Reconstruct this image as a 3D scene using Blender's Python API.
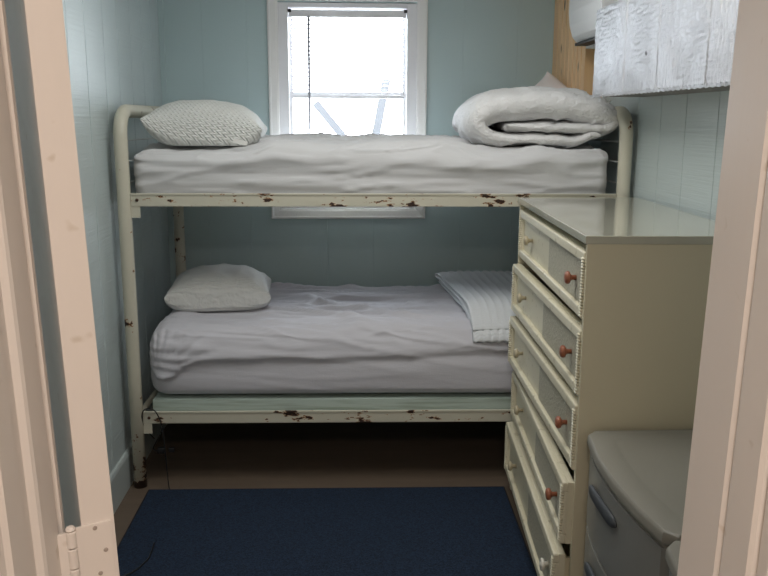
import bpy, bmesh, math, random
from mathutils import Vector, Matrix, noise
random.seed(7)
for o in list(bpy.data.objects): bpy.data.objects.remove(o)
C = bpy.context.scene.collection
PI = math.pi
# ------------------------------------------------------------------ camera
F_PX, PITCH, YAW, ROLL, EYE = 833.0, 0.1996, 0.0454, 0.0033, 1.5236
cam_d = bpy.data.cameras.new('camera'); cam = bpy.data.objects.new('camera', cam_d); C.objects.link(cam)
fw = Vector((math.sin(YAW)*math.cos(PITCH), math.cos(YAW)*math.cos(PITCH), -math.sin(PITCH)))
r0 = Vector((math.cos(YAW), -math.sin(YAW), 0)); u0 = r0.cross(fw)
rr = r0*math.cos(ROLL) + u0*math.sin(ROLL); uu = -r0*math.sin(ROLL) + u0*math.cos(ROLL)
cam.matrix_world = Matrix(((rr.x, uu.x, -fw.x, 0), (rr.y, uu.y, -fw.y, 0), (rr.z, uu.z, -fw.z, EYE), (0, 0, 0, 1)))
cam_d.sensor_width = 36; cam_d.lens = F_PX/768*36; cam_d.clip_start = 0.02
bpy.context.scene.camera = cam
# ------------------------------------------------------------------ world, lights, exposure
W = bpy.data.worlds.new('sky'); bpy.context.scene.world = W; W.use_nodes = True
bg = W.node_tree.nodes['Background']; bg.inputs[0].default_value = (0.86, 0.93, 1.0, 1); bg.inputs[1].default_value = 11.0
def area(name, loc, rot, sx, sy, power, col, portal=False):
    l = bpy.data.lights.new(name, 'AREA'); l.shape = 'RECTANGLE'; l.size = sx; l.size_y = sy; l.energy = power; l.color = col
    o = bpy.data.objects.new(name, l); C.objects.link(o); o.location = loc; o.rotation_euler = rot
    if portal: l.cycles.is_portal = True
    return o
area('window_portal', (0.01, 4.62, 1.57), (-PI/2, 0, 0), 0.74, 1.05, 1, (1, 1, 1), True)
area('room_fill_light', (0.10, 2.45, 2.33), (0, 0, 0), 0.9, 0.9, 10.0, (1.0, 0.98, 0.94))  # added overhead fill to brighten walls and bed fronts, no real fixture behind it
area('hall_ceiling_light', (0.05, -0.35, 2.30), (0, 0, 0), 0.4, 0.4, 14.0, (1.0, 0.87, 0.76))
vs = bpy.context.scene.view_settings
vs.view_transform = 'Standard'; vs.look = 'None'; vs.gamma = 1; vs.use_curve_mapping = False; vs.exposure = 0.62

# ------------------------------------------------------------------ materials
def base_mat(name, col, rough=0.6, metal=0.0, **kw):
    m = bpy.data.materials.new(name); m.use_nodes = True
    b = m.node_tree.nodes['Principled BSDF']
    b.inputs['Base Color'].default_value = (*col, 1); b.inputs['Roughness'].default_value = rough; b.inputs['Metallic'].default_value = metal
    for k, v in kw.items(): b.inputs[k.replace('_', ' ')].default_value = v
    return m
class N:
    def __init__(s, m): s.m = m; s.t = m.node_tree; s.b = s.t.nodes['Principled BSDF']; s._c = None
    def new(s, typ, **kw):
        n = s.t.nodes.new(typ)
        for k, v in kw.items(): setattr(n, k, v)
        return n
    def link(s, a, b): s.t.links.new(a, b)
    def coord(s, scale=(1, 1, 1), rot=(0, 0, 0), kind='Object'):
        c = s.new('ShaderNodeTexCoord'); mp = s.new('ShaderNodeMapping')
        mp.inputs['Scale'].default_value = scale; mp.inputs['Rotation'].default_value = rot
        s.link(c.outputs[kind], mp.inputs['Vector']); return mp.outputs[0]
    def noise(s, scale, vec, detail=4, rough=0.5):
        n = s.new('ShaderNodeTexNoise'); n.inputs['Scale'].default_value = scale; n.inputs['Detail'].default_value = detail
        n.inputs['Roughness'].default_value = rough; s.link(vec, n.inputs['Vector']); return n.outputs['Fac']
    def ramp(s, fac, a, b, ca=(0, 0, 0), cb=(1, 1, 1)):
        r = s.new('ShaderNodeValToRGB'); e = r.color_ramp.elements
        e[0].position = a; e[1].position = b; e[0].color = (*ca, 1); e[1].color = (*cb, 1); s.link(fac, r.inputs[0]); return r.outputs[0]
    def mix(s, fac, a, b):
        x = s.new('ShaderNodeMix', data_type='RGBA')
        for i, v in ((0, fac), (6, a), (7, b)):
            if isinstance(v, (tuple, float, int)):
                x.inputs[i].default_value = (*v, 1) if isinstance(v, tuple) else v
            else: s.link(v, x.inputs[i])
        return x.outputs[2]
    def math(s, op, a, b=0.0):
        x = s.new('ShaderNodeMath', operation=op)
        for i, v in ((0, a), (1, b)):
            if isinstance(v, (float, int)): x.inputs[i].default_value = v
            else: s.link(v, x.inputs[i])
        return x.outputs[0]
    def bump(s, h, strength=0.3, dist=0.002):
        b = s.new('ShaderNodeBump'); b.inputs['Strength'].default_value = strength; b.inputs['Distance'].default_value = dist
        s.link(h, b.inputs['Height']); s.link(b.outputs[0], s.b.inputs['Normal'])
    def color(s, c): s.link(c, s.b.inputs['Base Color'])
M = {}
def wall_mat(name, c1, c2, rough, stretch, bs):
    m = base_mat(name, c1, rough); n = N(m)
    v = n.coord(stretch); f = n.noise(1.0, v, 6, 0.6); g = n.noise(2.2, n.coord(), 3)
    n.color(n.mix(g, c1, c2)); n.bump(f, bs, 0.006); return m
TEAL = (0.55, 0.635, 0.645); TEAL2 = (0.59, 0.67, 0.675)
M['wall_side'] = wall_mat('blue_paint_side', TEAL, TEAL2, 0.30, (60, 2.2, 95), 0.5)
M['wall_back'] = wall_mat('blue_paint_back', (0.52, 0.655, 0.67), (0.55, 0.68, 0.69), 0.5, (6, 30, 60), 0.15)
M['ceiling'] = wall_mat('ceiling_paint', (0.75, 0.76, 0.74), (0.8, 0.8, 0.78), 0.7, (20, 20, 20), 0.1)
M['hall'] = wall_mat('hall_paint', (0.72, 0.64, 0.56), (0.75, 0.67, 0.6), 0.6, (10, 10, 10), 0.1)
m = base_mat('painted_trim', (0.80, 0.745, 0.70), 0.38); n = N(m)
n.bump(n.noise(1.0, n.coord((40, 40, 4)), 4), 0.25, 0.002)
sp = n.ramp(n.noise(28, n.coord(), 2), 0.70, 0.76); n.color(n.mix(sp, (0.80, 0.745, 0.70), (0.66, 0.59, 0.52))); M['trim'] = m
m = base_mat('window_paint', (0.90, 0.89, 0.87), 0.4); n = N(m)
n.bump(n.noise(1.0, n.coord((60, 60, 8)), 4), 0.2, 0.002); M['casing'] = m
M['vinyl'] = base_mat('white_vinyl', (0.90, 0.90, 0.92), 0.35)
m = base_mat('blind_slat', (0.85, 0.85, 0.86), 0.5); M['blind'] = m
nt = m.node_tree; tr = nt.nodes.new('ShaderNodeBsdfTranslucent'); tr.inputs[0].default_value = (0.8, 0.8, 0.82, 1)
mx = nt.nodes.new('ShaderNodeMixShader'); mx.inputs[0].default_value = 0.45
nt.links.new(nt.nodes['Principled BSDF'].outputs[0], mx.inputs[1]); nt.links.new(tr.outputs[0], mx.inputs[2])
nt.links.new(mx.outputs[0], nt.nodes['Material Output'].inputs[0])
m = bpy.data.materials.new('window_glass'); m.use_nodes = True; nt = m.node_tree; nt.nodes.remove(nt.nodes['Principled BSDF'])
tp = nt.nodes.new('ShaderNodeBsdfTransparent'); gl = nt.nodes.new('ShaderNodeBsdfGlossy'); gl.inputs['Roughness'].default_value = 0.02
fr = nt.nodes.new('ShaderNodeFresnel'); fr.inputs[0].default_value = 1.45; mx = nt.nodes.new('ShaderNodeMixShader')
nt.links.new(fr.outputs[0], mx.inputs[0]); nt.links.new(tp.outputs[0], mx.inputs[1]); nt.links.new(gl.outputs[0], mx.inputs[2])
nt.links.new(mx.outputs[0], nt.nodes['Material Output'].inputs[0]); M['glass'] = m
M['black'] = base_mat('black_plastic', (0.012, 0.012, 0.013), 0.5)
M['white_plastic'] = base_mat('white_plastic', (0.84, 0.84, 0.84), 0.35)
def rusty(name, col, amount=0.66, foot=False):
    m = base_mat(name, col, 0.38); n = N(m); v = n.coord()
    a = n.noise(22, v if foot else n.coord((0.7, 1, 1.9)), 5, 0.65); big = n.noise(5, v, 2)
    fac = n.math('ADD', n.math('MULTIPLY', a, 0.72), n.math('MULTIPLY', big, 0.34))
    if foot:
        sx = n.new('ShaderNodeSeparateXYZ'); n.link(v, sx.inputs[0])
        low = n.new('ShaderNodeMapRange'); low.inputs[1].default_value = 0.30; low.inputs[2].default_value = 0.0
        low.inputs[3].default_value = 0.0; low.inputs[4].default_value = 0.16; n.link(sx.outputs[2], low.inputs[0])
        low2 = n.new('ShaderNodeMapRange'); low2.inputs[1].default_value = 0.035; low2.inputs[2].default_value = 0.0
        low2.inputs[3].default_value = 0.0; low2.inputs[4].default_value = 0.25; n.link(sx.outputs[2], low2.inputs[0])
        fac = n.math('ADD', fac, n.math('ADD', low.outputs[0], low2.outputs[0]))
    orange = n.ramp(fac, amount-0.012, amount); dark = n.ramp(fac, amount+0.002, amount+0.012)
    st = n.mix(n.noise(9, v, 3), col, tuple(c*0.9 for c in col))
    c1 = n.mix(orange, st, (0.42, 0.19, 0.06)); c2 = n.mix(dark, c1, (0.035, 0.018, 0.012)); n.color(c2)
    n.bump(n.noise(30, v, 3), 0.15, 0.002); return m
CREAM = (0.66, 0.635, 0.52)
M['bed_paint'] = rusty('chipped_cream_paint', CREAM, 0.655, True)
M['rail_paint'] = rusty('chipped_cream_rail_paint', (0.64, 0.62, 0.51), 0.605)
M['wire'] = base_mat('wire_white', (0.62, 0.64, 0.63), 0.4, 0.2)
def cloth(name, col, bs=0.25, sc=260, crease=0.5):
    m = base_mat(name, col, 0.9); m.node_tree.nodes['Principled BSDF'].inputs['Sheen Weight'].default_value = 0.15
    n = N(m); v = n.coord((6, 26, 20)); w = n.noise(1.2, v, 5, 0.6); f = n.noise(sc, n.coord(), 2)
    n.bump(n.math('ADD', n.math('MULTIPLY', w, crease), n.math('MULTIPLY', f, 0.1)), bs, 0.01); return m
M['sheet_upper'] = cloth('upper_sheet', (0.63, 0.635, 0.645), 0.35)
M['sheet_lower'] = cloth('lower_sheet', (0.60, 0.60, 0.65), 0.35)
m = base_mat('duvet_cotton', (0.80, 0.80, 0.80), 0.85); n = N(m)
c0 = n.noise(9, n.coord((1, 1.6, 1.3)), 5, 0.62); cr = n.math('ABSOLUTE', n.math('SUBTRACT', c0, 0.5)); n.bump(n.ramp(cr, 0.0, 0.10, (1, 1, 1), (0, 0, 0)), 0.45, 0.012); M['duvet'] = m
# braided quilting for the upper pillow
m = base_mat('braided_pillowcase', (0.74, 0.755, 0.72), 0.85); n = N(m)
def wave(n, vec, scale, d='X', dist=0.0):
    w = n.new('ShaderNodeTexWave'); w.bands_direction = d; w.inputs['Scale'].default_value = scale; w.inputs['Distortion'].default_value = dist
    n.link(vec, w.inputs['Vector']); return w.outputs['Fac']
sx = n.new('ShaderNodeSeparateXYZ'); n.link(n.coord((1, 1, 1), (0, 0, 0.5)), sx.inputs[0])
zg = n.math('PINGPONG', n.math('ADD', sx.outputs[1], sx.outputs[2]), 0.011)
cx_ = n.new('ShaderNodeCombineXYZ'); n.link(n.math('ADD', sx.outputs[0], n.math('MULTIPLY', zg, 1.1)), cx_.inputs[0])
hh = n.math('MULTIPLY', wave(n, cx_.outputs[0], 15), n.ramp(zg, 0.0, 0.003, (0.3, 0.3, 0.3)))
n.bump(hh, 0.8, 0.006); n.color(n.mix(hh, (0.72, 0.735, 0.70), (0.79, 0.80, 0.775))); M['pillow_braid'] = m
m = base_mat('lined_pillowcase', (0.70, 0.71, 0.69), 0.85); n = N(m)
hh = n.math('ADD', wave(n, n.coord(), 40, 'Y', 3.0), n.math('MULTIPLY', n.noise(12, n.coord(), 4), 1.5)); n.bump(hh, 0.5, 0.008); M['pillow_lined'] = m
m = cloth('peach_white_pillowcase', (0.88, 0.79, 0.75)); M['pillow_peach'] = m
m = base_mat('quilted_cotton', (0.70, 0.73, 0.76), 0.9); n = N(m)
n.bump(n.math('ADD', wave(n, n.coord(), 38, 'Y', 2.0), n.math('MULTIPLY', wave(n, n.coord(), 70, 'X', 4.0), 0.3)), 0.3, 0.003); M['quilt'] = m
m = base_mat('green_board', (0.36, 0.44, 0.38), 0.6); n = N(m)
n.color(n.mix(n.ramp(n.noise(1, n.coord((4, 30, 90)), 5), 0.45, 0.65), (0.47, 0.56, 0.51), (0.33, 0.40, 0.34)))
M['green_board'] = m
m = base_mat('floor_vinyl', (0.14, 0.10, 0.075), 0.45); n = N(m)
n.color(n.mix(n.noise(1, n.coord((3, 22, 1)), 6), (0.18, 0.135, 0.10), (0.115, 0.085, 0.062))); n.bump(n.noise(60, n.coord(), 2), 0.1, 0.001); M['floor'] = m
m = base_mat('navy_carpet', (0.010, 0.028, 0.075), 0.95); n = N(m); q = n.noise(170, n.coord(), 3, 0.8)
n.color(n.mix(n.ramp(q, 0.35, 0.7), (0.001, 0.005, 0.015), (0.016, 0.042, 0.095))); n.bump(q, 0.8, 0.006); M['rug'] = m
M['rug_edge'] = base_mat('navy_binding', (0.006, 0.009, 0.02), 0.8)
m = base_mat('dresser_cream', (0.62, 0.59, 0.45), 0.42); n = N(m)
n.color(n.mix(n.noise(3, n.coord(), 3), (0.69, 0.635, 0.465), (0.65, 0.595, 0.43))); n.bump(n.noise(1, n.coord((30, 30, 90)), 3), 0.12, 0.002); M['dresser'] = m
m = base_mat('dresser_top_cream', (0.50, 0.49, 0.40), 0.12, Coat_Weight=0.5, Coat_Roughness=0.06); M['dresser_top'] = m
m = base_mat('drawer_cream', (0.70, 0.655, 0.50), 0.42); n = N(m)
n.color(n.mix(n.ramp(n.noise(35, n.coord(), 4), 0.62, 0.72), (0.70, 0.655, 0.50), (0.52, 0.47, 0.33))); M['drawer'] = m
m = base_mat('wicker_cream', (0.52, 0.49, 0.375), 0.6); n = N(m); q = n.noise(95, n.coord(), 3, 0.7)
n.color(n.mix(q, (0.26, 0.24, 0.17), (0.66, 0.63, 0.51))); n.bump(q, 0.9, 0.006); M['wicker'] = m
m = base_mat('red_wood_knob', (0.30, 0.105, 0.055), 0.35); M['knob_red'] = m
M['knob_cream'] = base_mat('cream_knob', (0.47, 0.41, 0.28), 0.35)
M['knob_white'] = base_mat('white_ceramic_knob', (0.72, 0.70, 0.62), 0.2)
m = base_mat('grey_plastic', (0.25, 0.24, 0.205), 0.5); n = N(m); n.bump(n.noise(350, n.coord(), 2), 0.15, 0.0008); M['cart'] = m
M['cart_face'] = base_mat('grey_drawer_plastic', (0.24, 0.24, 0.22), 0.3)
M['cart_handle'] = base_mat('dark_grey_handle', (0.055, 0.062, 0.07), 0.45)
# pine
m = base_mat('knotty_pine', (0.62, 0.35, 0.15), 0.45); n = N(m)
v = n.coord((3, 24, 1.6)); g = wave(n, n.coord((1, 12, 0.7)), 2.2, 'Y', 7.0)
c = n.mix(g, (0.90, 0.63, 0.37), (0.78, 0.48, 0.23)); kn = n.new('ShaderNodeTexVoronoi'); kn.inputs['Scale'].default_value = 1.0; n.link(n.coord((0.5, 13, 5.5)), kn.inputs['Vector'])
n.color(n.mix(n.ramp(kn.outputs['Distance'], 0.10, 0.19, (1, 1, 1), (0, 0, 0)), c, (0.13, 0.055, 0.022))); M['pine'] = m
# silver foil facing
m = base_mat('silver_foil', (0.56, 0.56, 0.58), 0.32, 0.7); n = N(m)
a = n.noise(1, n.coord((20, 30, 130)), 6, 0.75); b = n.noise(1, n.coord((20, 110, 18)), 6, 0.75); c = n.noise(5, n.coord(), 3)
h = n.mix(n.ramp(c, 0.42, 0.58), a, b)
n.bump(h, 0.6, 0.008); kn = n.new('ShaderNodeTexVoronoi'); kn.inputs['Scale'].default_value = 1.0; n.link(n.coord((2, 5.0, 7.0)), kn.inputs['Vector'])
n.color(n.mix(n.ramp(kn.outputs['Distance'], 0.045, 0.07, (1, 1, 1), (0, 0, 0)), (0.56, 0.56, 0.58), (0.06, 0.05, 0.05))); M['foil'] = m
M['box_under'] = base_mat('grey_plywood', (0.23, 0.22, 0.21), 0.7)
M['rubber'] = base_mat('black_rubber', (0.01, 0.01, 0.012), 0.45)
M['old_wood'] = base_mat('weathered_wood', (0.05, 0.05, 0.055), 0.8)
M['ground'] = base_mat('pale_gravel', (0.42, 0.42, 0.40), 0.9)

# ------------------------------------------------------------------ mesh helpers
def link(name, bm, mat, parent=None, smooth=False, loc=None, rotz=0):
    me = bpy.data.meshes.new(name); bm.normal_update(); bm.to_mesh(me); bm.free()
    for m in (mat if isinstance(mat, (list, tuple)) else [mat]): me.materials.append(m)
    if smooth:
        for p in me.polygons: p.use_smooth = True
    o = bpy.data.objects.new(name, me); C.objects.link(o)
    if parent: o.parent = parent
    if loc is not None: o.location = loc
    o.rotation_euler = (0, 0, rotz)
    return o
def tag(o, label=None, cat=None, group=None, kind=None):
    for k, v in (('label', label), ('category', cat), ('group', group), ('kind', kind)):
        if v: o[k] = v
    return o
def empty(name, loc, rotz=0):
    o = bpy.data.objects.new(name, None); C.objects.link(o); o.location = loc; o.rotation_euler = (0, 0, rotz); o.empty_display_size = 0.05; return o
def rebase(o):
    """put the origin at the middle of the base of a single-mesh thing"""
    vs_ = [v.co for v in o.data.vertices]
    b = Vector(((min(v.x for v in vs_)+max(v.x for v in vs_))/2, (min(v.y for v in vs_)+max(v.y for v in vs_))/2, min(v.z for v in vs_)))
    for v in o.data.vertices: v.co -= b
    o.location = Vector(o.location) + Matrix.Rotation(o.rotation_euler.z, 3, 'Z') @ b
    return o
def box(bm, x0, x1, y0, y1, z0, z1, bev=0.0, seg=2, mi=0):
    t = bmesh.new(); bmesh.ops.create_cube(t, size=1)
    for v in t.verts: v.co = Vector(((x0+x1)/2+v.co.x*(x1-x0), (y0+y1)/2+v.co.y*(y1-y0), (z0+z1)/2+v.co.z*(z1-z0)))
    if bev: bmesh.ops.bevel(t, geom=list(t.edges), offset=bev, segments=seg, affect='EDGES', profile=0.7)
    for f in t.faces: f.material_index = mi
    merge(bm, t); return bm
def merge(bm, t):
    me = bpy.data.meshes.new('tmp'); t.to_mesh(me); t.free(); bm.from_mesh(me); bpy.data.meshes.remove(me)
def B(*a, **k): return box(bmesh.new(), *a, **k)
def sweep(bm, pts, rad, seg=12, cap=True, flat=1.0):
    pts = [Vector(p) for p in pts]; n = len(pts); rings = []
    t0 = (pts[1]-pts[0]).normalized(); ref = Vector((0, 0, 1)) if abs(t0.z) < 0.9 else Vector((1, 0, 0))
    nrm = (ref - t0*ref.dot(t0)).normalized()
    for i, p in enumerate(pts):
        t = (pts[min(i+1, n-1)]-pts[max(i-1, 0)]).normalized(); nrm = (nrm - t*nrm.dot(t)).normalized(); bn = t.cross(nrm)
        r = rad(i/(n-1)) if callable(rad) else rad
        rings.append([bm.verts.new(p + nrm*math.cos(2*PI*k/seg)*r + bn*math.sin(2*PI*k/seg)*r*flat) for k in range(seg)])
    for a, b in zip(rings, rings[1:]):
        for k in range(seg): bm.faces.new((a[k], a[(k+1) % seg], b[(k+1) % seg], b[k]))
    if cap: bm.faces.new(rings[0][::-1]); bm.faces.new(rings[-1])
    return bm
def smooth_path(pts, k=8):
    out = []; P = [Vector(p) for p in pts]; P = [P[0]*2-P[1]] + P + [P[-1]*2-P[-2]]
    for i in range(1, len(P)-2):
        for j in range(k):
            t = j/k; a, b, c, d = P[i-1:i+3]
            out.append(0.5*((2*b)+(c-a)*t+(2*a-5*b+4*c-d)*t*t+(3*b-3*c+d-a)*t**3))
    out.append(P[-2]); return out
def lathe(bm, prof, axis='x', seg=20, origin=(0, 0, 0)):
    """prof: list of (along, radius)"""
    o = Vector(origin); rings = []
    for a, r in prof:
        ring = []
        for k in range(seg):
            c, s = math.cos(2*PI*k/seg)*r, math.sin(2*PI*k/seg)*r
            ring.append(bm.verts.new(o + (Vector((a, c, s)) if axis == 'x' else Vector((c, s, a)))))
        rings.append(ring)
    for a, b in zip(rings, rings[1:]):
        for k in range(seg): bm.faces.new((a[k], a[(k+1) % seg], b[(k+1) % seg], b[k]))
    bm.faces.new(rings[0][::-1]); bm.faces.new(rings[-1]); bmesh.ops.recalc_face_normals(bm, faces=bm.faces); return bm
def extrude_poly(bm, pts, z0, z1, to=lambda a, b, c: (a, b, c)):
    lo = [bm.verts.new(to(x, y, z0)) for x, y in pts]; hi = [bm.verts.new(to(x, y, z1)) for x, y in pts]; n = len(pts)
    for i in range(n): bm.faces.new((lo[i], lo[(i+1) % n], hi[(i+1) % n], hi[i]))
    bm.faces.new(lo[::-1]); bm.faces.new(hi); bmesh.ops.recalc_face_normals(bm, faces=bm.faces); return bm
def grooved(bm, a0, a1, face, back, z0, z1, grooves, to, w=0.005, d=0.004):
    """board wall: polygon in plan with V grooves cut into its face, extruded up. to(a, depthcoord, z)"""
    s = 1 if back > face else -1; pts = [(a0, face)]
    for g in grooves:
        if a0+w < g < a1-w: pts += [(g-w/2, face), (g, face+s*d), (g+w/2, face)]
    pts += [(a1, face), (a1, back), (a0, back)]
    return extrude_poly(bm, pts, z0, z1, to)
def gridbox(x0, x1, y0, y1, z0, z1, r, res, rhz=None):
    """box with dense faces and rounded edges (r may differ top / bottom)"""
    bm = bmesh.new(); rt, rb = r
    def lin(a, b):
        k = max(2, int(round((b-a)/res))); return [a+(b-a)*i/k for i in range(k+1)]
    X, Y, Z = lin(x0, x1), lin(y0, y1), lin(z0, z1)
    def face(A, Bv, f, flip):
        g = [[bm.verts.new(f(a, b)) for b in Bv] for a in A]
        for i in range(len(A)-1):
            for j in range(len(Bv)-1):
                q = (g[i][j], g[i+1][j], g[i+1][j+1], g[i][j+1]); bm.faces.new(q[::-1] if flip else q)
    face(X, Y, lambda a, b: (a, b, z1), False); face(X, Y, lambda a, b: (a, b, z0), True)
    face(X, Z, lambda a, b: (a, y0, b), False); face(X, Z, lambda a, b: (a, y1, b), True)
    face(Y, Z, lambda a, b: (x0, a, b), True); face(Y, Z, lambda a, b: (x1, a, b), False)
    bmesh.ops.remove_doubles(bm, verts=bm.verts, dist=res*0.1)
    zm = (z0+z1)/2
    for v in bm.verts:
        p = v.co.copy(); rr_ = rt if p.z > zm else rb; rh = rhz or max(rt, rb)
        q = Vector((min(max(p.x, x0+rh), x1-rh), min(max(p.y, y0+rh), y1-rh), min(max(p.z, z0+rb), z1-rt)))
        dd = p-q
        if dd.length > 1e-9:
            e = dd.normalized(); v.co = q + Vector((e.x*rh, e.y*rh, e.z*rr_))
    return bm
def fbm(x, y, z=0.0): return noise.noise(Vector((x, y, z)))
def crease(n, w=0.12): return math.exp(-(n/w)**2)
def ridge(x, y, z=0.0): return 1-2*abs(noise.noise(Vector((x, y, z))))**0.7
def thing_mesh(name, bm, mat, label, cat, loc=(0, 0, 0), rotz=0, group=None, smooth=True):
    o = link(name, bm, mat, None, smooth, loc, rotz); rebase(o); return tag(o, label, cat, group)
def S(name, bm, mat, parent=None, smooth=False):
    return tag(link(name, bm, mat, parent, smooth), kind='structure')

# ------------------------------------------------------------------ the room
XL, XR, YB, YF, ZC = -0.933, 1.15, 4.394, 0.87, 2.40
S('floor', B(-1.05, 1.3, -1.6, YB+0.1, -0.05, 0), M['floor'])
S('ceiling', B(-1.05, 1.3, -1.6, YB+0.1, ZC, ZC+0.05), M['ceiling'])
gl_ = [1.15, 1.36, 1.62, 1.85, 2.03, 2.31, 2.52, 2.74, 2.95, 3.15, 3.385, 3.588, 3.80, 4.02, 4.21]
S('wall_left', grooved(bmesh.new(), YF-0.02, YB, XL, XL-0.08, 0, ZC, gl_, lambda a, b, c: (b, a, c), 0.008, 0.008), M['wall_side'])
gr_ = [1.12, 1.4, 1.66, 1.9, 2.13, 2.37, 2.58, 2.83, 3.06, 3.3, 3.52, 3.77, 4.0, 4.2]
S('wall_right', grooved(bmesh.new(), YF-0.02, YB, XR, XR+0.08, 0, ZC, gr_, lambda a, b, c: (b, a, c), 0.007, 0.006), M['wall_side'])
# back wall round the window hole
wx0, wx1, wz0, wz1 = -0.343, 0.366, 1.062, 2.100
gb = [-0.72, -0.50, -0.10, 0.14, 0.60, 0.88]
bm = bmesh.new(); tb = lambda a, b, c: (a, b, c)
grooved(bm, XL-0.08, wx0, YB, YB+0.1, 0, ZC, gb, tb, 0.003, 0.0015); grooved(bm, wx1, XR+0.08, YB, YB+0.1, 0, ZC, gb, tb, 0.003, 0.0015)
grooved(bm, wx0, wx1, YB, YB+0.1, 0, wz0, gb, tb, 0.003, 0.0015); grooved(bm, wx0, wx1, YB, YB+0.1, wz1, ZC, gb, tb, 0.003, 0.0015)
S('wall_back', bm, M['wall_back'])
# front wall with the doorway, and the hall the camera stands in
JL, JR, HEAD = -0.326, 0.388, 2.06
bm = bmesh.new(); box(bm, -1.01, JL-0.02, 0.77, YF, 0, ZC); box(bm, JR+0.02, 1.23, 0.77, YF, 0, ZC); box(bm, JL-0.02, JR+0.02, 0.77, YF, HEAD+0.02, ZC)
S('wall_front', bm, M['hall'])
S('wall_hall_left', B(-1.05, -0.97, -1.6, 0.77, 0, ZC), M['hall']); S('wall_hall_right', B(1.17, 1.25, -1.6, 0.77, 0, ZC), M['hall'])
S('wall_hall_back', B(-0.97, 1.17, -1.6, -1.5, 0, ZC), M['hall'])
# door jambs with their stops and casings, drawn in plan and extruded
def arc_step(pts): return pts
lj = [(-0.350, 0.902), (-0.329, 0.902), (-0.326, 0.899), (-0.326, 0.892), (-0.331, 0.889), (-0.331, 0.880), (-0.325, 0.876), (-0.325, 0.838), (-0.327, 0.834),
      (-0.334, 0.831), (-0.334, 0.812), (-0.331, 0.808), (-0.328, 0.803), (-0.328, 0.768), (-0.333, 0.764), (-0.335, 0.756), (-0.345, 0.748), (-0.43, 0.754), (-0.43, 0.769), (-0.350, 0.769)]
def lean(bm, k, z0, dx=0.0):
    for v in bm.verts: v.co.x += k*(v.co.z-z0)+dx
    return bm
S('trim_1', lean(extrude_poly(bmesh.new(), [(x, y-0.040) for x, y in lj], 0, HEAD+0.02), -0.033, 1.636, -0.003), M['trim'])
rj = [(0.412, 0.878), (0.392, 0.878), (0.388, 0.874), (0.388, 0.790), (0.391, 0.786), (0.395, 0.784), (0.3895, 0.780), (0.3885, 0.776), (0.3885, 0.728), (0.392, 0.724), (0.397, 0.722),
      (0.393, 0.716), (0.3935, 0.700), (0.402, 0.694), (0.49, 0.700), (0.49, 0.769), (0.412, 0.769)]
S('trim_2', lean(extrude_poly(bmesh.new(), [(x, y-0.010) for x, y in rj], 0, HEAD+0.02), 0.026, 1.30, 0.0), M['trim'])
S('trim_3', B(JL, JR, 0.77, 0.875, HEAD, HEAD+0.02, bev=0.003), M['trim'])
# door leaf folded back into the room, seen edge-on, with its painted-over hinge
A_D = math.atan(0.45)
LEAN_D = math.atan(-0.031)
door = empty('door_1', (-0.274+0.031*1.636, 0.860, 0), A_D); tag(door, kind='structure')
door.rotation_euler = (Matrix.Rotation(LEAN_D, 3, 'Y') @ Matrix.Rotation(A_D, 3, 'Z')).to_euler()
door.parent = None
# local: +y runs along the leaf, -x is its thickness
tag(link('door_leaf', B(-0.0345, 0.0, 0.0, 0.60, 0.012, 2.04, bev=0.0015), M['trim'], door), kind='structure')
bm = bmesh.new()
hb = (-0.0460, -0.004)
zz = 1.092; ends = [1.092, 1.072, 1.048, 1.030, 1.012, 0.992]
for a, b in zip(ends, ends[1:]): lathe(bm, [(b+0.0006, 0.0036), (b+0.0016, 0.0052), (a-0.0016, 0.0052), (a-0.0006, 0.0036)], 'z', 14, (hb[0], hb[1], 0))
lathe(bm, [(1.091, 0.0036), (1.094, 0.0056), (1.097, 0.004), (1.098, 0.001)], 'z', 14, (hb[0], hb[1], 0))
box(bm, -0.0455, -0.004, -0.0022, 0.0006, 0.992, 1.093, bev=0.0008)
box(bm, -0.060, -0.0465, -0.004, 0.0006, 0.992, 1.090, bev=0.0008)
hinge = link('hinge', bm, M['trim'], door, True)
for p in hinge.data.polygons: p.use_smooth = False
bm = bmesh.new()
for x, z in ((-0.021, 1.088), (-0.012, 1.060), (-0.020, 1.034), (-0.012, 1.006)):
    t = bmesh.new(); lathe(t, [(0, 0.0026), (0.0008, 0.0022), (0.001, 0.0004)], 'z', 10); bmesh.ops.rotate(t, verts=t.verts, cent=(0, 0, 0), matrix=Matrix.Rotation(PI/2, 3, 'X'))
    bmesh.ops.translate(t, verts=t.verts, vec=(x, -0.0022, z)); merge(bm, t)
link('screw', bm, base_mat('painted_screw', (0.40, 0.34, 0.30), 0.5), hinge)
# baseboards, corner strip
def baseboard(name, pts, to): S(name, extrude_poly(bmesh.new(), pts, YF, YB, to), M['base'])
m = base_mat('baseboard_paint', (0.50, 0.56, 0.56), 0.35); M['base'] = m
prof = [(0, 0), (0.014, 0), (0.014, 0.138), (0.010, 0.150), (0.004, 0.155), (0, 0.155)]
baseboard('baseboard_left', [(XL+x, z) for x, z in prof], lambda a, b, c: (a, c, b))
baseboard('baseboard_right', [(XR-x, z) for x, z in prof], lambda a, b, c: (a, c, b))
S('baseboard_back', extrude_poly(bmesh.new(), [(YB-x, z) for x, z in prof], XL+0.014, XR-0.014, lambda a, b, c: (c, a, b)), M['base'])
S('trim_4', B(XL, XL+0.026, YB-0.012, YB, 0.155, ZC, bev=0.002), M['wall_back'])

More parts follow.
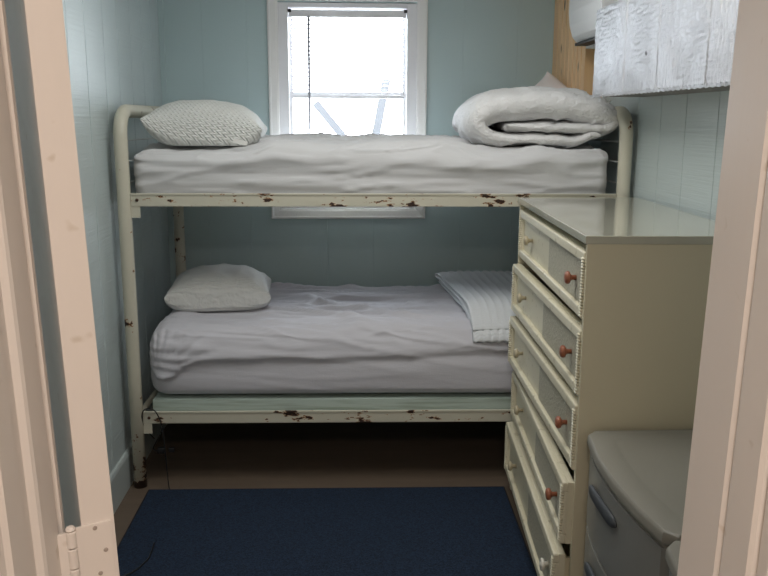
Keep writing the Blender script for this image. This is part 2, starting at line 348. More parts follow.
# ------------------------------------------------------------------ window
win = empty('window_1', (0.01, YB, 1.01)); tag(win, kind='structure')
def wpart(name, bm, mat, parent=win, smooth=False):
    bmesh.ops.translate(bm, verts=bm.verts, vec=(-0.01, -YB, -1.01)); return link(name, bm, mat, parent, smooth)
def frame(bm, x0, x1, z0, z1, w, y0, y1, bev=0.003):
    box(bm, x0, x0+w, y0, y1, z0, z1, bev); box(bm, x1-w, x1, y0, y1, z0, z1, bev)
    box(bm, x0+w, x1-w, y0, y1, z0, z0+w, bev); box(bm, x0+w, x1-w, y0, y1, z1-w, z1, bev); return bm
def mitred(bm, x0, x1, z0, z1, prof):
    """prof: (inset from outer edge, y) list -> four mitred casing sides"""
    rings = []
    for d, y in prof:
        rings.append([bm.verts.new(p) for p in ((x0+d, y, z0+d), (x1-d, y, z0+d), (x1-d, y, z1-d), (x0+d, y, z1-d))])
    rings.append(rings[0])
    for a, b in zip(rings, rings[1:]):
        for k in range(4): bm.faces.new((a[k], a[(k+1) % 4], b[(k+1) % 4], b[k]))
    bmesh.ops.recalc_face_normals(bm, faces=bm.faces); return bm
ca = mitred(bmesh.new(), -0.393, 0.416, 1.010, 2.158, [(0, YB), (0, YB-0.014), (0.004, YB-0.019), (0.011, YB-0.019), (0.015, YB-0.016), (0.042, YB-0.013), (0.046, YB-0.011), (0.050, YB-0.010), (0.053, YB-0.006), (0.053, YB)])
wpart('casing', ca, M['casing'])
bm = bmesh.new(); box(bm, -0.342, -0.290, YB+0.001, YB+0.13, 1.064, 2.098, 0.003); box(bm, 0.313, 0.365, YB+0.001, YB+0.13, 1.064, 2.098, 0.003)
box(bm, -0.290, 0.313, YB+0.001, YB+0.13, 2.076, 2.098, 0.003); box(bm, -0.290, 0.313, YB+0.001, YB+0.13, 1.064, 1.11, 0.003)
wpart('window_frame', bm, M['vinyl'])
bm = frame(bmesh.new(), -0.296, 0.319, 1.105, 1.662, 0.022, YB+0.055, YB+0.08); frame(bm, -0.296, 0.319, 1.642, 2.080, 0.022, YB+0.085, YB+0.11)
wpart('sash', bm, M['vinyl'])
bm = bmesh.new(); box(bm, -0.272, 0.290, YB+0.066, YB+0.069, 1.135, 1.638); box(bm, -0.276, 0.294, YB+0.096, YB+0.099, 1.658, 2.052)
wpart('pane', bm, M['glass'])
# ------------------------------------------------------------------ venetian blind
bl = empty('window_blind', (0.01, YB+0.03, 1.63)); tag(bl, 'white slatted venetian blind hanging half lowered in the window', 'blind')
def bpart(name, bm, mat, smooth=False):
    bmesh.ops.translate(bm, verts=bm.verts, vec=(-0.01, -YB-0.03, -1.63)); return link(name, bm, mat, bl, smooth)
bpart('headrail', B(-0.286, 0.309, YB+0.012, YB+0.050, 2.030, 2.064, bev=0.003), M['vinyl'])
bm = bmesh.new(); z = 2.018
while z > 1.655:
    tlt = 0.0035; w = 0.0125; x0, x1 = -0.276, 0.298; dz = 0.0006*math.sin(z*90)
    prof_ = [(-w, tlt), (-w/2, tlt/2+0.0016), (0, 0.0022), (w/2, -tlt/2+0.0016), (w, -tlt)]
    top = [[bm.verts.new((x, YB+0.031+a, z+b+dz)) for a, b in prof_] for x in (x0, x1)]
    bot = [[bm.verts.new((x, YB+0.031+a, z+b+dz-0.0006)) for a, b in prof_] for x in (x0, x1)]
    for k in range(4): bm.faces.new((top[0][k], top[1][k], top[1][k+1], top[0][k+1])); bm.faces.new((bot[0][k+1], bot[1][k+1], bot[1][k], bot[0][k]))
    for g in (0, 4): bm.faces.new((top[0][g], bot[0][g], bot[1][g], top[1][g]))
    for e in (0, 1): bm.faces.new([*top[e], *bot[e][::-1]])
    z -= 0.0215
bpart('slats', bm, M['blind'])
bpart('bottom_rail', B(-0.280, 0.302, YB+0.018, YB+0.044, 1.630, 1.646, bev=0.003), M['vinyl'])
for x in (-0.19, 0.20): bpart('lift_cord', sweep(bmesh.new(), [(x, YB+0.0175, 1.646), (x, YB+0.0175, 2.03)], 0.0007, 5), M['vinyl'])
bpart('tilt_wand', sweep(bmesh.new(), [(-0.185, YB+0.008, 2.03), (-0.186, YB+0.002, 2.0), (-0.186, YB-0.002, 1.47)], 0.0065, 8), base_mat('clear_grey_wand', (0.33, 0.33, 0.36), 0.3), True)
for x in (-0.2885, 0.2965): bpart('mounting_clip', B(x, x+0.016, YB-0.003, YB+0.012, 2.052, 2.067, 0.001), M['black'])
# outdoors
S('ground', B(-6, 6, YB+0.2, 14, -0.45, -0.40), M['ground'])
bm = bmesh.new(); t = B(-0.03, 0.03, -0.02, 0.02, 0, 2.24, bev=0.003); bmesh.ops.rotate(t, verts=t.verts, cent=(0, 0, 0), matrix=Matrix.Rotation(0.19, 3, 'Y')); merge(bm, t)
thing_mesh('garden_stake', bm, M['old_wood'], 'weathered grey stake leaning outside behind the right side of the window', 'stake', (-0.138, 6.0, -0.40), 0, smooth=False)
bm = bmesh.new(); t = B(-0.028, 0.028, -0.015, 0.015, -0.02, 2.62, bev=0.003); bmesh.ops.rotate(t, verts=t.verts, cent=(0, 0, 0), matrix=Matrix.Rotation(-0.69, 3, 'Y')); merge(bm, t)
thing_mesh('garden_board', bm, M['old_wood'], 'grey board tilted outside behind the left side of the window', 'board', (1.45, 6.1, -0.38), 0, smooth=False)

# ------------------------------------------------------------------ bunk bed
BO = (-0.8755, 3.3309, 0.0); BR = -0.0198; BL_, BWd = 1.98, 0.955
bed = empty('bunk_bed', BO, BR); tag(bed, 'cream painted metal tube bunk bed with rusty chips under the window', 'bunk bed')
def end_frame(u):
    R = 0.095; zt = 1.553; pts = [(u, 0, 0), (u, 0, 0.5), (u, 0, 1.0), (u, 0, zt-R)]
    pts += [(u, R-R*math.cos(a), zt-R+R*math.sin(a)) for a in [PI/2*k/8 for k in range(1, 9)]]
    pts += [(u, BWd-R+R*math.sin(a), zt-R+R*math.cos(a)) for a in [PI/2*k/8 for k in range(0, 9)]]
    pts += [(u, BWd, 1.0), (u, BWd, 0.5), (u, BWd, 0)]
    return sweep(bmesh.new(), pts, 0.0265, 20)
for u in (0, BL_):
    o = link('end_frame', end_frame(u), M['bed_paint'], bed, True)
    for z in (1.272, 1.357, 1.438): link('wire', sweep(bmesh.new(), [(u, 0.02, z), (u, BWd-0.02, z)], 0.0032, 8), M['wire'], bed, True)
    for z in (1.205, 0.305): link('cross_tube', sweep(bmesh.new(), [(u, 0.02, z), (u, BWd-0.02, z)], 0.012, 12), M['bed_paint'], bed, True)
def rail(v, z0, z1, s):
    bm = bmesh.new(); box(bm, 0.027, BL_-0.027, min(v, v+s*0.004), max(v, v+s*0.004), z0, z1, 0.0012)
    box(bm, 0.05, BL_-0.05, min(v, v+s*0.035), max(v, v+s*0.035), z0, z0+0.004, 0.001); box(bm, 0.027, BL_-0.027, min(v-s*0.003, v+s*0.008), max(v-s*0.003, v+s*0.008), z1-0.006, z1+0.001, 0.001)
    return link('side_rail', bm, M['rail_paint'], bed)
for z0, z1 in ((1.184, 1.235), (0.281, 0.332)):
    rail(-0.006, z0, z1, 1); rail(BWd+0.006, z0, z1, -1)
    for v in (-0.004, BWd+0.001):
        for u in (0.024, BL_-0.062): link('rail_bracket', B(u, u+0.038, v, v+0.003, z0-0.045, z0+0.01, 0.001), M['bed_paint'], bed)
    for v in (-0.0075, ):
        t = bmesh.new(); lathe(t, [(0, 0.0065), (0.003, 0.006), (0.005, 0.002)], 'z', 12); bmesh.ops.rotate(t, verts=t.verts, cent=(0, 0, 0), matrix=Matrix.Rotation(PI/2, 3, 'X'))
        bmesh.ops.translate(t, verts=t.verts, vec=(0.052, v, (z0+z1)/2)); link('bolt', t, base_mat('rusty_bolt', (0.07, 0.035, 0.02), 0.7), bed)
    bm = bmesh.new()
    for k in range(12): box(bm, 0.12+k*0.158, 0.15+k*0.158, 0.0, BWd, z0+0.0045, z0+0.0065)
    link('spring_straps', bm, M['wire'], bed)
thing_mesh('support_board', gridbox(0.064, 1.915, 0.012, 0.925, 0.2885, 0.378, (0.004, 0.004), 0.03), M['green_board'], 'pale green painted board under the lower mattress', 'board', BO, BR, smooth=False)

# ------------------------------------------------------------------ mattresses with their sheets
def hem_up(u):   # height of the hem line on the front of the upper sheet
    return 1.352 + 0.022*math.cos(u*2.1+0.6) - 0.014*math.sin(u*5.0)
bm = gridbox(0.030, 1.928, 0.03, 0.915, 1.194, 1.420, (0.075, 0.012), 0.0095, 0.045)
for v in bm.verts:
    x, y, z = v.co
    if z > 1.33:
        v.co.z += 0.016*math.sin(PI*min(max((y-0.03)/0.885, 0), 1))
        v.co.z += 0.017*crease(fbm(x*1.5+y*1.5, y*7-x*1.3, 3.0), 0.13) + 0.006*crease(fbm(x*2.4-y*1.0, y*15+x*1.6, 9.0)) + 0.006*fbm(x*2.0, y*6, 8)
    if z > 1.36:   # the cloth and foam give under the duvet and the pillow
        press = 1/(1+math.exp(-(x-1.36)/0.03)) if x > 1 else 1/(1+math.exp((x-0.50)/0.03))
        v.co.z -= 0.026*press*(1/(1+math.exp((y-0.68)/0.03)))*min(1, (z-1.36)/0.05)
    v.co.z += 0.006*crease(fbm(x*3+y*2, y*16-x*3.0+z*4, 21.0), 0.07)*(1 if z > 1.36 else 0)
    if y < 0.10:
        h = hem_up(x); s = 1/(1+math.exp(-(z-h)*260)); v.co.y -= 0.013*s
        v.co.y += 0.007*fbm(x*1.6, z*26+x*0.8, 5.0) - 0.007*crease(fbm(x*2.2, z*20-x*1.2, 1.0), 0.08)
        v.co.y -= 0.010*math.sin(PI*min(max((z-1.236)/0.15, 0), 1))
    if x < 0.12 or x > 1.85:
        v.co.x += 0.004*fbm(y*14, z*20, 2.0)
        if y < 0.16: v.co.z += 0.004*fbm(x*40+y*30, z*40, 2.0)
m_up = thing_mesh('sheeted_mattress', bm, M['sheet_upper'], 'thick mattress in a wrinkled white fitted sheet on the upper bunk', 'mattress', BO, BR, 'sheeted mattresses of the bunk bed')
def hem_lo(u):
    d = 0.565 - 0.02*math.sin(u*2.4+0.3)
    return d - 0.085*math.exp(-((u-0.12)/0.09)**2)
bm = gridbox(0.048, 1.925, 0.015, 0.925, 0.3805, 0.668, (0.095, 0.045), 0.010)
for v in bm.verts:
    x, y, z = v.co
    if z > 0.57:
        k = min(1, (z-0.57)/0.08)
        v.co.z += 0.020*math.sin(PI*min(max((y+0.05)/1.0, 0), 1))**0.7*k
        v.co.z += (0.018*crease(fbm(x*1.5+y*1.2, y*6+x*1.3, 4.5), 0.11) + 0.011*crease(fbm(x*2.0-y*0.8, y*13+x*2.2, 11.0), 0.11) + 0.006*fbm(x*2, y*5, 3))*k
    if z > 0.57: v.co.z += 0.008*crease(fbm(x*1.6+y*1.5, y*13+x*2.0, 31.0), 0.08)*k
    if y < 0.14:
        h = hem_lo(x); s = 1/(1+math.exp(-(z-h)*240)); v.co.y -= 0.014*s
        v.co.y += 0.005*fbm(x*1.4, z*16+x*0.8, 7.0) - (0.25+0.75*s)*0.008*crease(fbm(x*1.1, z*15+x*1.0, 13.0), 0.09) - (0.1+0.9*s)*0.005*crease(fbm(x*1.8, z*22-x*1.2, 17.0), 0.08)
        dx, dz = x-0.10, z-0.50
        rad = math.hypot(dx, dz); ang = math.atan2(dz, dx+1e-6)
        if z > h: v.co.y -= 0.011*abs(math.sin(ang*13+rad*6))**0.7*math.exp(-((rad-0.15)/0.13)**2)
        v.co.y -= 0.010*math.sin(PI*min(max((z-0.38)/0.2, 0), 1))
    if x < 0.16: v.co.x += 0.004*fbm(y*10, z*18, 2.0)
thing_mesh('sheeted_mattress', bm, M['sheet_lower'], 'mattress in a creased pale lilac-white sheet on the lower bunk', 'mattress', BO, BR, 'sheeted mattresses of the bunk bed')

# ------------------------------------------------------------------ pillows
def pillow_bm(a, b, h, flat=0.35, nx=64, ny=52, pinch=0.09, seed=0.0, wr=0.004, p=0.42):
    bm = bmesh.new(); top = {}; bot = {}
    for i in range(nx+1):
        for j in range(ny+1):
            s = math.sin(PI/2*(2*i/nx-1)); t = math.sin(PI/2*(2*j/ny-1))
            x = a*s*(1-pinch*(1-t*t)*s*s); y = b*t*(1-pinch*(1-s*s)*t*t)
            k = max(0.0, (1-s*s)*(1-t*t))**p
            edge = (i in (0, nx) or j in (0, ny))
            n1 = wr*(ridge(x*9, y*9, seed) + 0.6*fbm(x*22, y*22, seed+3))*k**0.5
            corner = 0.0
            zt = h*(1-flat)*k + n1; zb = -h*flat*min(1, k*1.4)
            zc = 0.02*(abs(s)**6*abs(t)**6)
            top[i, j] = bm.verts.new((x, y, zt+zc))
            bot[i, j] = top[i, j] if edge else bm.verts.new((x, y, zb+zc))
    for i in range(nx):
        for j in range(ny):
            bm.faces.new((top[i, j], top[i+1, j], top[i+1, j+1], top[i, j+1]))
            q = [bot[i, j], bot[i, j+1], bot[i+1, j+1], bot[i+1, j]]
            bm.faces.new(q)
    return bm
def bedpt(u, v, z):
    c, s = math.cos(BR), math.sin(BR); return Vector((BO[0]+u*c-v*s, BO[1]+u*s+v*c, z))
p1 = empty('pillow', bedpt(0.295, 0.25, 1.412), BR+0.06)
tag(p1, 'white pillow with braided texture at the left end of the upper bunk', 'pillow', 'white pillows at the left bed ends')
bm = pillow_bm(0.235, 0.21, 0.195, 0.30, seed=2.0, p=0.36)
for v in bm.verts:
    x, y, z = v.co
    v.co.z += 0.04*max(0, (-x-0.07)/0.17)**1.6 + 0.012*fbm(x*5, y*5, 2)
    v.co.z = max(v.co.z+0.05, 0.006+0.1*max(0, (-x-0.13)))
o = link('pillow_case', bm, M['pillow_braid'], p1, True)
bm = B(-0.028, 0.028, -0.0006, 0.0006, -0.008, 0.008, 0.0004)
bmesh.ops.rotate(bm, verts=bm.verts, cent=(0, 0, 0), matrix=Matrix.Rotation(0.22, 3, 'Y')); bmesh.ops.translate(bm, verts=bm.verts, vec=(0.15, -0.225, 0.022))
tag(link('care_tag', bm, base_mat('tag_white', (0.85, 0.85, 0.82), 0.6), p1), 'small white sewn-in care tag')
p2 = empty('pillow', bedpt(0.292, 0.43, 0.692), BR+0.10)
tag(p2, 'flat off-white pillow with fine lines on the lower bunk', 'pillow', 'white pillows at the left bed ends')
bm = pillow_bm(0.228, 0.19, 0.185, 0.30, seed=7.0, p=0.33, pinch=0.06, wr=0.007)
for v in bm.verts:
    x, y, z = v.co; v.co.z = max(z+0.048+0.008*fbm(x*6, y*6, 5), 0.004)
link('pillow_case', bm, M['pillow_lined'], p2, True)
# pillow behind the duvet, propped on a corner against the pine boards
bm = pillow_bm(0.118, 0.118, 0.09, 0.5, seed=12.0, pinch=0.02)
bmesh.ops.rotate(bm, verts=bm.verts, cent=(0, 0, 0), matrix=Matrix.Rotation(PI/4+0.1, 3, 'Z'))
for v in bm.verts: v.co.x *= 1.4
bmesh.ops.rotate(bm, verts=bm.verts, cent=(0, 0, 0), matrix=Matrix.Rotation(1.35, 3, 'X'))
bmesh.ops.rotate(bm, verts=bm.verts, cent=(0, 0, 0), matrix=Matrix.Rotation(-0.95, 3, 'Z'))
q = bedpt(1.838, 0.82, 1.590)
thing_mesh('pillow', bm, M['pillow_peach'], 'pinkish white pillow standing on one corner behind the folded duvet', 'pillow', q, BR)

# ------------------------------------------------------------------ folded duvet on the upper bunk: a thick ribbon wound in the u-z plane
def ribbon(path, thick, v0, v1, nv=26, wr=None, zoff=None):
    """path: list of (u,z,t) ; flattened ring section spanning v0..v1 at each station"""
    bm = bmesh.new(); P = smooth_path([(u, z, t) for u, z, t in path], 12); n = len(P); rings = []
    sec = []
    m_ = nv
    for k in range(m_+1): sec.append((-1+2*k/m_, 1))
    for k in range(m_+1): sec.append((1-2*k/m_, -1))
    for i, p in enumerate(P):
        a, b = P[max(i-1, 0)], P[min(i+1, n-1)]; tx, tz = b.x-a.x, b.y-a.y; L = math.hypot(tx, tz) or 1; nx_, nz_ = -tz/L, tx/L
        endk = min(1.0, (min(i, n-1-i)/3.5)); endk = math.sqrt(max(0.0, 1-(1-endk)**2)); ring = []
        for k, (s, side) in enumerate(sec):
            w = abs(s)**6; e = math.sqrt(max(0, 1-w)) if abs(s) < 1 else 0
            hw = p.z*0.5*e*max(endk, 0.05); vv = (v0+v1)/2 + s*(v1-v0)/2
            c = Vector((p.x+nx_*hw*side, vv, p.y+nz_*hw*side))
            if wr: c += wr(c, i/n, s, side)*e
            ring.append(bm.verts.new(c))
        rings.append(ring)
    for a, b in zip(rings, rings[1:]):
        for k in range(len(sec)): bm.faces.new((a[k], a[(k+1) % len(sec)], b[(k+1) % len(sec)], b[k]))
    bm.faces.new(rings[0][::-1]); bm.faces.new(rings[-1])
    bmesh.ops.remove_doubles(bm, verts=bm.verts, dist=0.0004); bmesh.ops.recalc_face_normals(bm, faces=bm.faces); return bm
def dw(c, t, s, side):
    a = 0.010*crease(fbm(c.x*5+c.y*3, c.y*4-c.x*2, c.z*9), 0.10) + 0.012*fbm(c.x*6, c.y*5, c.z*9) - 0.009*crease(fbm(c.x*7-c.z*8, c.y*9, c.z*6), 0.10) + 0.004*fbm(c.x*20, c.y*16, c.z*26); return Vector((a*0.6, 0.012*fbm(c.x*6, c.z*14, 4.0), a))
Z0 = 1.428
Z0 = 1.415
path = [(1.90, Z0+0.050, 0.020), (1.86, Z0+0.052, 0.050), (1.80, Z0+0.028, 0.055), (1.72, Z0+0.030, 0.06), (1.60, Z0+0.028, 0.060), (1.50, Z0+0.034, 0.062), (1.425, Z0+0.062, 0.085), (1.405, Z0+0.110, 0.105), (1.46, Z0+0.155, 0.115),
        (1.58, Z0+0.170, 0.130), (1.74, Z0+0.166, 0.135), (1.86, Z0+0.148, 0.130), (1.945, Z0+0.115, 0.095), (1.925, Z0+0.078, 0.055), (1.84, Z0+0.078, 0.046), (1.70, Z0+0.078, 0.046), (1.60, Z0+0.080, 0.044), (1.535, Z0+0.086, 0.036), (1.515, Z0+0.090, 0.02)]
thing_mesh('duvet', ribbon(path, 0.07, 0.045, 0.68, 64, dw), M['duvet'], 'puffy white duvet folded into a roll at the right end of the upper bunk', 'duvet', BO, BR)

# ------------------------------------------------------------------ quilt folded on the lower bunk: ribbon wound in the v-z plane
def qwr(c, t, s, side):
    # in this ribbon c = (v, u, z)
    row = abs(math.sin(PI*c.y/0.038))**0.5; droop = 0.0
    return Vector((0, 0, 0.010*row*(1 if side > 0 else -0.4) + 0.004*fbm(c.x*9, c.y*9, 1)))
def mt(v): return 0.706 - 0.075*max(0, (0.19-v)/0.17)**2
pth = [(0.86, 0.012), (0.5, 0.012), (0.2, 0.012), (0.07, 0.008), (0.02, 0.004), (0.0, 0.014), (0.02, 0.026), (0.07, 0.030), (0.3, 0.032), (0.6, 0.028), (0.88, 0.024), (0.90, 0.032), (0.88, 0.041), (0.6, 0.048), (0.3, 0.056), (0.14, 0.054), (0.05, 0.050), (0.015, 0.044)]
bm = ribbon([(v, mt(v)+z, 0.022) for v, z in pth], 0.02, 1.355, 1.895, 120, qwr)
for v in bm.verts: v.co = Vector((v.co.y, v.co.x, v.co.z))
for v in bm.verts: v.co.x += 0.03*(0.9-v.co.y)*0 + 0.09*(0.45-v.co.y)*max(0, (1.6-v.co.x)/0.25) + 0.006*fbm(v.co.y*7, 0, 2)
bmesh.ops.recalc_face_normals(bm, faces=bm.faces)
thing_mesh('quilt', bm, M['quilt'], 'pale bluish quilted coverlet folded flat at the right of the lower bunk', 'quilt', BO, BR)

# ------------------------------------------------------------------ power cord by the bed's left leg
pts = smooth_path([bedpt(0.060, 0.03, 0.20), bedpt(0.026, 0.00, 0.265), bedpt(0.030, -0.018, 0.335), bedpt(0.058, -0.022, 0.352), bedpt(0.085, -0.020, 0.335), bedpt(0.105, -0.016, 0.275),
                   bedpt(0.112, -0.012, 0.18), bedpt(0.116, -0.012, 0.08), bedpt(0.125, -0.03, 0.012), bedpt(0.135, -0.05, 0.004)], 8)
cord = empty('power_cord', bedpt(0.12, 0.0, 0.004)); tag(cord, 'thin black power cord looped over the lower rail beside the rusty bed leg', 'cord')
def cpart(name, bm, parent=cord):
    bmesh.ops.translate(bm, verts=bm.verts, vec=-Vector(cord.location)); return link(name, bm, M['rubber'], parent, True)
cpart('cable', sweep(bmesh.new(), pts, 0.0026, 8))
pts2 = smooth_path([bedpt(0.106, -0.010, 0.27), bedpt(0.085, 0.02, 0.22), bedpt(0.060, 0.04, 0.175), bedpt(0.050, 0.045, 0.15), bedpt(0.07, 0.045, 0.138), bedpt(0.10, 0.045, 0.15)], 8)
cpart('cable', sweep(bmesh.new(), pts2, 0.0026, 8))
q = bedpt(0.085, 0.045, 0.142); r_ = bedpt(0.118, 0.045, 0.155)
cpart('plug', box(box(bmesh.new(), q.x-0.018, q.x+0.012, q.y-0.012, q.y+0.012, q.z-0.012, q.z+0.012, 0.004), r_.x-0.004, r_.x+0.02, r_.y-0.008, r_.y+0.008, r_.z-0.02, r_.z-0.002, 0.003))
# ------------------------------------------------------------------ rug
rug = empty('rug', (-0.1, 2.2, 0.0)); tag(rug, 'navy blue carpet rug on the floor in front of the bunk bed', 'rug')
poly = [(-0.835, 0.95), (0.60, 0.95), (0.655, 3.250), (-0.828, 3.276)]
def sh(pts): return [(x+0.1, y-2.2) for x, y in pts]
link('rug_pile', extrude_poly(bmesh.new(), sh(poly), 0.0005, 0.0085), M['rug'], rug)
bm = bmesh.new(); pp = [Vector((x, y, 0.0045)) for x, y in sh(poly)]
for a, b in zip(pp, pp[1:]+pp[:1]): sweep(bm, [a, b], 0.0048, 8)
link('bound_edge', bm, M['rug_edge'], rug, True)
pts = smooth_path([(-0.705, 2.82, 0.012), (-0.70, 2.74, 0.012), (-0.705, 2.69, 0.012), (-0.735, 2.62, 0.012), (-0.80, 2.56, 0.012), (-0.86, 2.50, 0.006), (-0.90, 2.40, 0.004)], 6)
thing_mesh('floor_cable', sweep(bmesh.new(), pts, 0.003, 8), M['rubber'], 'black cable lying across the left edge of the navy rug', 'cable')

# ------------------------------------------------------------------ dresser
DO = (0.6286, 2.137, 0.0086); DR = -0.0431; DLn, DWd, DH = 1.117, 0.462, 1.227-0.0086
dr = empty('dresser', DO, DR); tag(dr, 'tall cream dresser of five wicker-fronted drawers at the foot of the bunk bed', 'dresser')
V1 = 1.10
bm = bmesh.new(); z_t = DH-0.022
box(bm, 0.002, DWd, 0.0, 0.018, 0.0, z_t, 0.0015); box(bm, 0.002, DWd, V1-0.018, V1, 0.0, z_t, 0.0015)
box(bm, DWd-0.012, DWd, 0.018, V1-0.018, 0.05, z_t); box(bm, 0.006, 0.03, 0.018, V1-0.018, 0.0, 0.085)
for z in (0.085, 0.32, 0.535, 0.755, 0.975, z_t-0.022): box(bm, 0.036, DWd-0.012, 0.018, V1-0.018, z, z+0.014)
link('carcass', bm, M['dresser'], dr)
link('top', B(-0.004, DWd+0.004, -0.002, DLn, z_t, DH, 0.003, 3), M['dresser_top'], dr)
def knob(parent, x, v, z, mat, white=False):
    prof_ = [(0.0, 0.007), (-0.012, 0.007), (-0.016, 0.010), (-0.020, 0.0175), (-0.026, 0.0185), (-0.031, 0.0155), (-0.033, 0.008), (-0.0335, 0.001)]
    if white: prof_ = [(0.0, 0.009), (-0.010, 0.009), (-0.013, 0.018), (-0.020, 0.020), (-0.023, 0.017), (-0.021, 0.012), (-0.021, 0.009), (-0.025, 0.007), (-0.026, 0.001)]
    o = link('knob', lathe(bmesh.new(), prof_, 'x', 22), mat, parent, True); o.location = (x, v, z); return o
DRW = [(1.182, 0.998, -0.010, -0.012), (0.968, 0.782, -0.009, 0.009), (0.757, 0.566, -0.006, 0.014), (0.530, 0.343, 0.018, -0.004), (0.312, 0.105, 0.034, 0.014)]
for i, (zt, zb, on, of) in enumerate(DRW):
    zt -= DO[2]; zb -= DO[2]; Lv = V1-0.022 - 0.012; h = zt-zb; TH = 0.022
    e = empty('drawer', (-on, 0.012, zb)); e.parent = dr; e.rotation_euler = (0, 0, math.atan2(of-on, Lv))
    # rotation about z by +a moves far end to -x
    bm = bmesh.new()
    box(bm, 0.004, TH, 0, Lv, 0, h, 0.002)                         # panel board
    for z0 in (0.0, h-0.030): box(bm, -0.012, 0.006, 0.0, Lv, z0, z0+0.030, 0.0085, 4)   # top and bottom half-round rails
    for y0 in (0.0, Lv-0.026):
        box(bm, -0.006, 0.006, y0, y0+0.026, 0.029, h-0.029, 0.004, 2)
        nn = int((h-0.012)/0.0082)
        for k in range(nn):
            z_ = 0.006+k*0.0082; box(bm, -0.0155, -0.002, y0+0.002, y0+0.021, z_, z_+0.0064, 0.0025, 1)   # cane wrapping
    link('drawer_front', bm, M['drawer'], e, False)
    bm = bmesh.new(); box(bm, -0.001, 0.005, 0.028, Lv*0.49, 0.032, h-0.032, 0.001); link('wicker_panel', bm, M['wicker'], e)
    bm = bmesh.new(); box(bm, TH, DWd-0.06, 0.014, 0.026, 0.008, h-0.02); box(bm, TH, DWd-0.06, Lv-0.026, Lv-0.014, 0.008, h-0.02); box(bm, DWd-0.07, DWd-0.058, 0.026, Lv-0.026, 0.008, h-0.02); box(bm, TH, DWd-0.07, 0.026, Lv-0.026, 0.008, 0.014)
    link('drawer_box', bm, M['dresser'], e)
    zk = h*0.50
    k1 = knob(e, -0.001, 0.125, zk, M['knob_white'] if i == 4 else M['knob_red'], i == 4); k2 = knob(e, 0.004, Lv*0.80, zk, M['knob_cream'])
    if i == 4: k1['label'] = 'white ceramic knob'
    else: k1['label'] = 'reddish brown wooden knob'
    k2['label'] = 'cream painted knob'

# ------------------------------------------------------------------ grey plastic storage carts
def cart_outline(y0, y1, x0, x1, bulge, r, inset=0.0):
    pts = []; ym = (y0+y1)/2; hl = (y1-y0)/2
    def fx(y): return x0+inset - bulge*(1-((y-ym)/hl)**2)
    for k in range(25):
        y = y0+inset+(y1-y0-2*inset)*k/24; d = min(y-(y0+inset), (y1-inset)-y); off = 0.0
        if d < r: off = r-math.sqrt(max(0, r*r-(r-d)**2))
        pts.append((fx(y)+off, y))
    pts += [(x1-inset, y1-inset), (x1-inset, y0+inset)]; return pts
def make_cart(loc):
    root = empty('storage_cart', loc)
    o = lambda ins, bu=0.030, r=0.018: cart_outline(-0.294, 0.294, -0.245, 0.235, bu, r, ins)
    bm = extrude_poly(bmesh.new(), o(0.012), 0.03, 0.672); link('cart_body', bm, M['cart'], root)
    bm = bmesh.new(); levels = [(0.006, 0.668), (0.0, 0.674), (0.0, 0.690), (0.002, 0.6965), (0.0055, 0.700), (0.0065, 0.7003), (0.030, 0.7012), (0.058, 0.7015), (0.066, 0.6985), (0.070, 0.698)]
    rings = [[bm.verts.new((x, y, z)) for x, y in o(i_)] for i_, z in levels]
    for a, b in zip(rings, rings[1:]):
        for k in range(len(a)): bm.faces.new((a[k], a[(k+1) % len(a)], b[(k+1) % len(a)], b[k]))
    bm.faces.new(rings[0][::-1]); bm.faces.new(rings[-1]); bmesh.ops.recalc_face_normals(bm, faces=bm.faces)
    lid = link('lid', bm, M['cart'], root, True)
    md = lid.modifiers.new('edge', 'EDGE_SPLIT'); md.split_angle = math.radians(28)
    for z0, z1 in ((0.452, 0.655), (0.236, 0.440), (0.02, 0.224)):
        pts = [p for p in cart_outline(-0.280, 0.280, -0.240, 0.1, 0.030, 0.02, 0.0)[:25]]
        inner = [(x+0.02, y) for x, y in pts[::-1]]
        d = link('cart_drawer', extrude_poly(bmesh.new(), pts+inner, z0, z1), M['cart_face'], root)
        hz = z1-0.055; bm = bmesh.new(); hp = []
        for k in range(13):
            y = -0.105+0.21*k/12; x = -0.240 - 0.030*(1-(y/0.290)**2) - 0.006; hp.append((x, y+0.05, hz))
        sweep(bm, hp, lambda t: 0.0175*(max(0.3, 1-abs(2*t-1)**10)), 14, True, 0.5)
        link('handle', bm, M['cart_handle'], d, True)
    for x, y in ((-0.20, -0.25), (-0.20, 0.25), (0.2, -0.25), (0.2, 0.25)):
        link('foot', B(x-0.018, x+0.018, y-0.018, y+0.018, 0.0, 0.032, 0.004), M['cart'], root)
    return root
def copy_tree(o, parent=None):
    c = o.copy(); C.objects.link(c)
    if parent: c.parent = parent
    for ch in [x for x in bpy.data.objects if x.parent == o]: copy_tree(ch, c)
    return c
c1 = make_cart((0.892, 1.813, 0.001)); tag(c1, 'grey plastic storage cart with bowed lid and dark handle beside the dresser', 'storage cart', 'grey plastic storage carts')
c2 = copy_tree(c1); c2.location = (0.876, 1.214, 0.001); c2['label'] = 'second grey storage cart, only its lid corner showing behind the right doorpost'

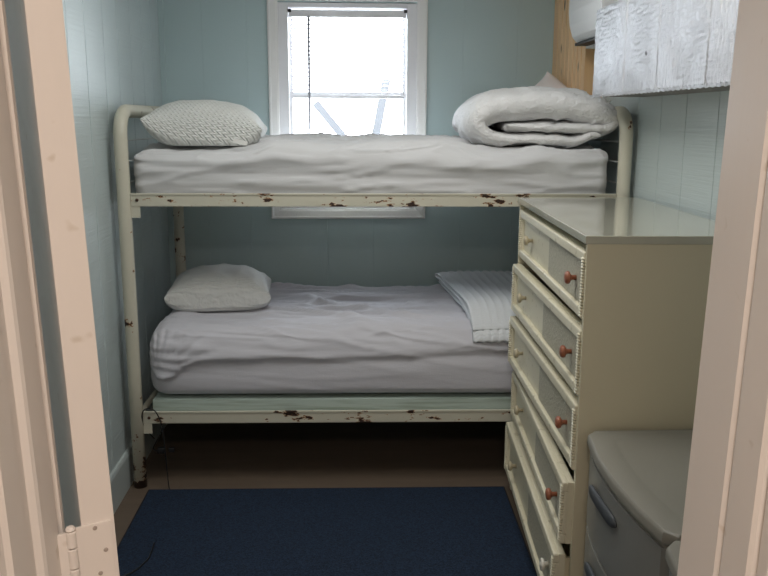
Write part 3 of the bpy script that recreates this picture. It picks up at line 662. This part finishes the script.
# ------------------------------------------------------------------ silver box, air conditioner, pine boards on the right wall
bx = empty('wall_box', (1.05, 2.4, 1.61)); tag(bx, 'long silver foil-faced box fixed high on the right wall', 'box')
def xpart(name, bm, mat, parent=bx):
    bmesh.ops.translate(bm, verts=bm.verts, vec=(-1.05, -2.4, -1.61)); return link(name, bm, mat, parent)
gf = [2.231, 2.594, 2.906]
bm = grooved(bmesh.new(), 1.30, 3.2615, 0.956, 0.962, 1.614, 1.931, gf, lambda a, b, c: (b, a, c), 0.009, 0.0055)
ny, nz = 520, 92; g = []
for i in range(ny+1):
    y = 1.98 + (3.262-1.98)*i/ny; row = []
    for j in range(nz+1):
        z = 1.613 + 0.319*j/nz; k = 0.5+0.5*math.tanh(fbm(y*3.1, z*4, 1.3)*6)
        h = k*fbm(y*14, z*95, 2) + (1-k)*fbm(y*95, z*16, 6) + 0.5*fbm(y*60, z*60, 9)
        x = 0.9515 + 0.0032*h
        for q_ in gf:
            if abs(y-q_) < 0.005: x += 0.006*(1-abs(y-q_)/0.005)
        row.append(bm.verts.new((x, y, z)))
    g.append(row)
for i in range(ny):
    for j in range(nz): bm.faces.new((g[i][j], g[i][j+1], g[i+1][j+1], g[i+1][j]))
xpart('foil_facing', bm, M['foil'])
bm = bmesh.new()
for k in range(190):
    y = 1.31+k*0.01027; box(bm, 0.9475, 0.952, y, y+0.0075, 1.609+0.0015*math.sin(k*1.7), 1.6175+0.002*math.sin(k*2.3))
xpart('foil_lip', bm, M['foil'])
bm = bmesh.new(); box(bm, 0.964, 1.149, 1.30, 3.262, 1.612, 1.630); box(bm, 0.962, 1.149, 1.30, 3.262, 1.916, 1.932); box(bm, 0.962, 1.149, 3.250, 3.262, 1.630, 1.916); box(bm, 0.962, 1.149, 1.30, 1.312, 1.630, 1.916)
xpart('box_body', bm, M['box_under'])
hk = smooth_path([(0.985, 3.20, 1.612), (0.985, 3.20, 1.598), (0.988, 3.195, 1.590), (0.996, 3.19, 1.590), (1.0, 3.188, 1.598)], 5)
thing_mesh('cup_hook', sweep(bmesh.new(), hk, 0.003, 8), M['white_plastic'], 'tiny white hook under the far end of the silver box', 'hook')
ac = empty('air_conditioner', (1.06, 3.5, 1.845)); tag(ac, 'white wall air conditioner with rounded front behind the silver box', 'air conditioner')
Y0A, Y1A = 3.275, 3.765
prof_ = [(1.148, 2.15), (1.0, 2.15), (0.982, 2.13), (0.974, 2.06), (0.974, 1.98), (0.980, 1.925), (0.994, 1.88), (1.012, 1.858), (1.04, 1.845), (1.148, 1.845)]
bm = extrude_poly(bmesh.new(), prof_, Y0A, Y1A, lambda a, b, c: (a, c, b)); bmesh.ops.bevel(bm, geom=[e for e in bm.edges if abs(e.verts[0].co.y-e.verts[1].co.y) < 1e-6], offset=0.006, segments=2, affect='EDGES')
bmesh.ops.translate(bm, verts=bm.verts, vec=(-1.06, -3.5, -1.845)); link('housing', bm, M['white_plastic'], ac)
bm = B(1.000, 1.055, Y0A+0.04, Y1A-0.03, 1.8405, 1.852, 0.002); bmesh.ops.translate(bm, verts=bm.verts, vec=(-1.06, -3.5, -1.845)); link('air_outlet', bm, M['black'], ac)
bm = B(1.06, 1.14, Y0A+0.02, Y1A+0.01, 1.832, 1.8445, 0.003); bmesh.ops.translate(bm, verts=bm.verts, vec=(-1.06, -3.5, -1.845)); link('bottom_cover', bm, M['white_plastic'], ac)
pb = grooved(bmesh.new(), 3.79, 4.392, 1.064, 1.1495, 1.60, 2.395, [3.855, 3.925, 3.995, 4.07, 4.145, 4.22, 4.30], lambda a, b, c: (b, a, c), 0.016, 0.012)
thing_mesh('pine_panel', pb, M['pine'], 'knotty orange pine board panel in the back right corner', 'wood panel', smooth=False)
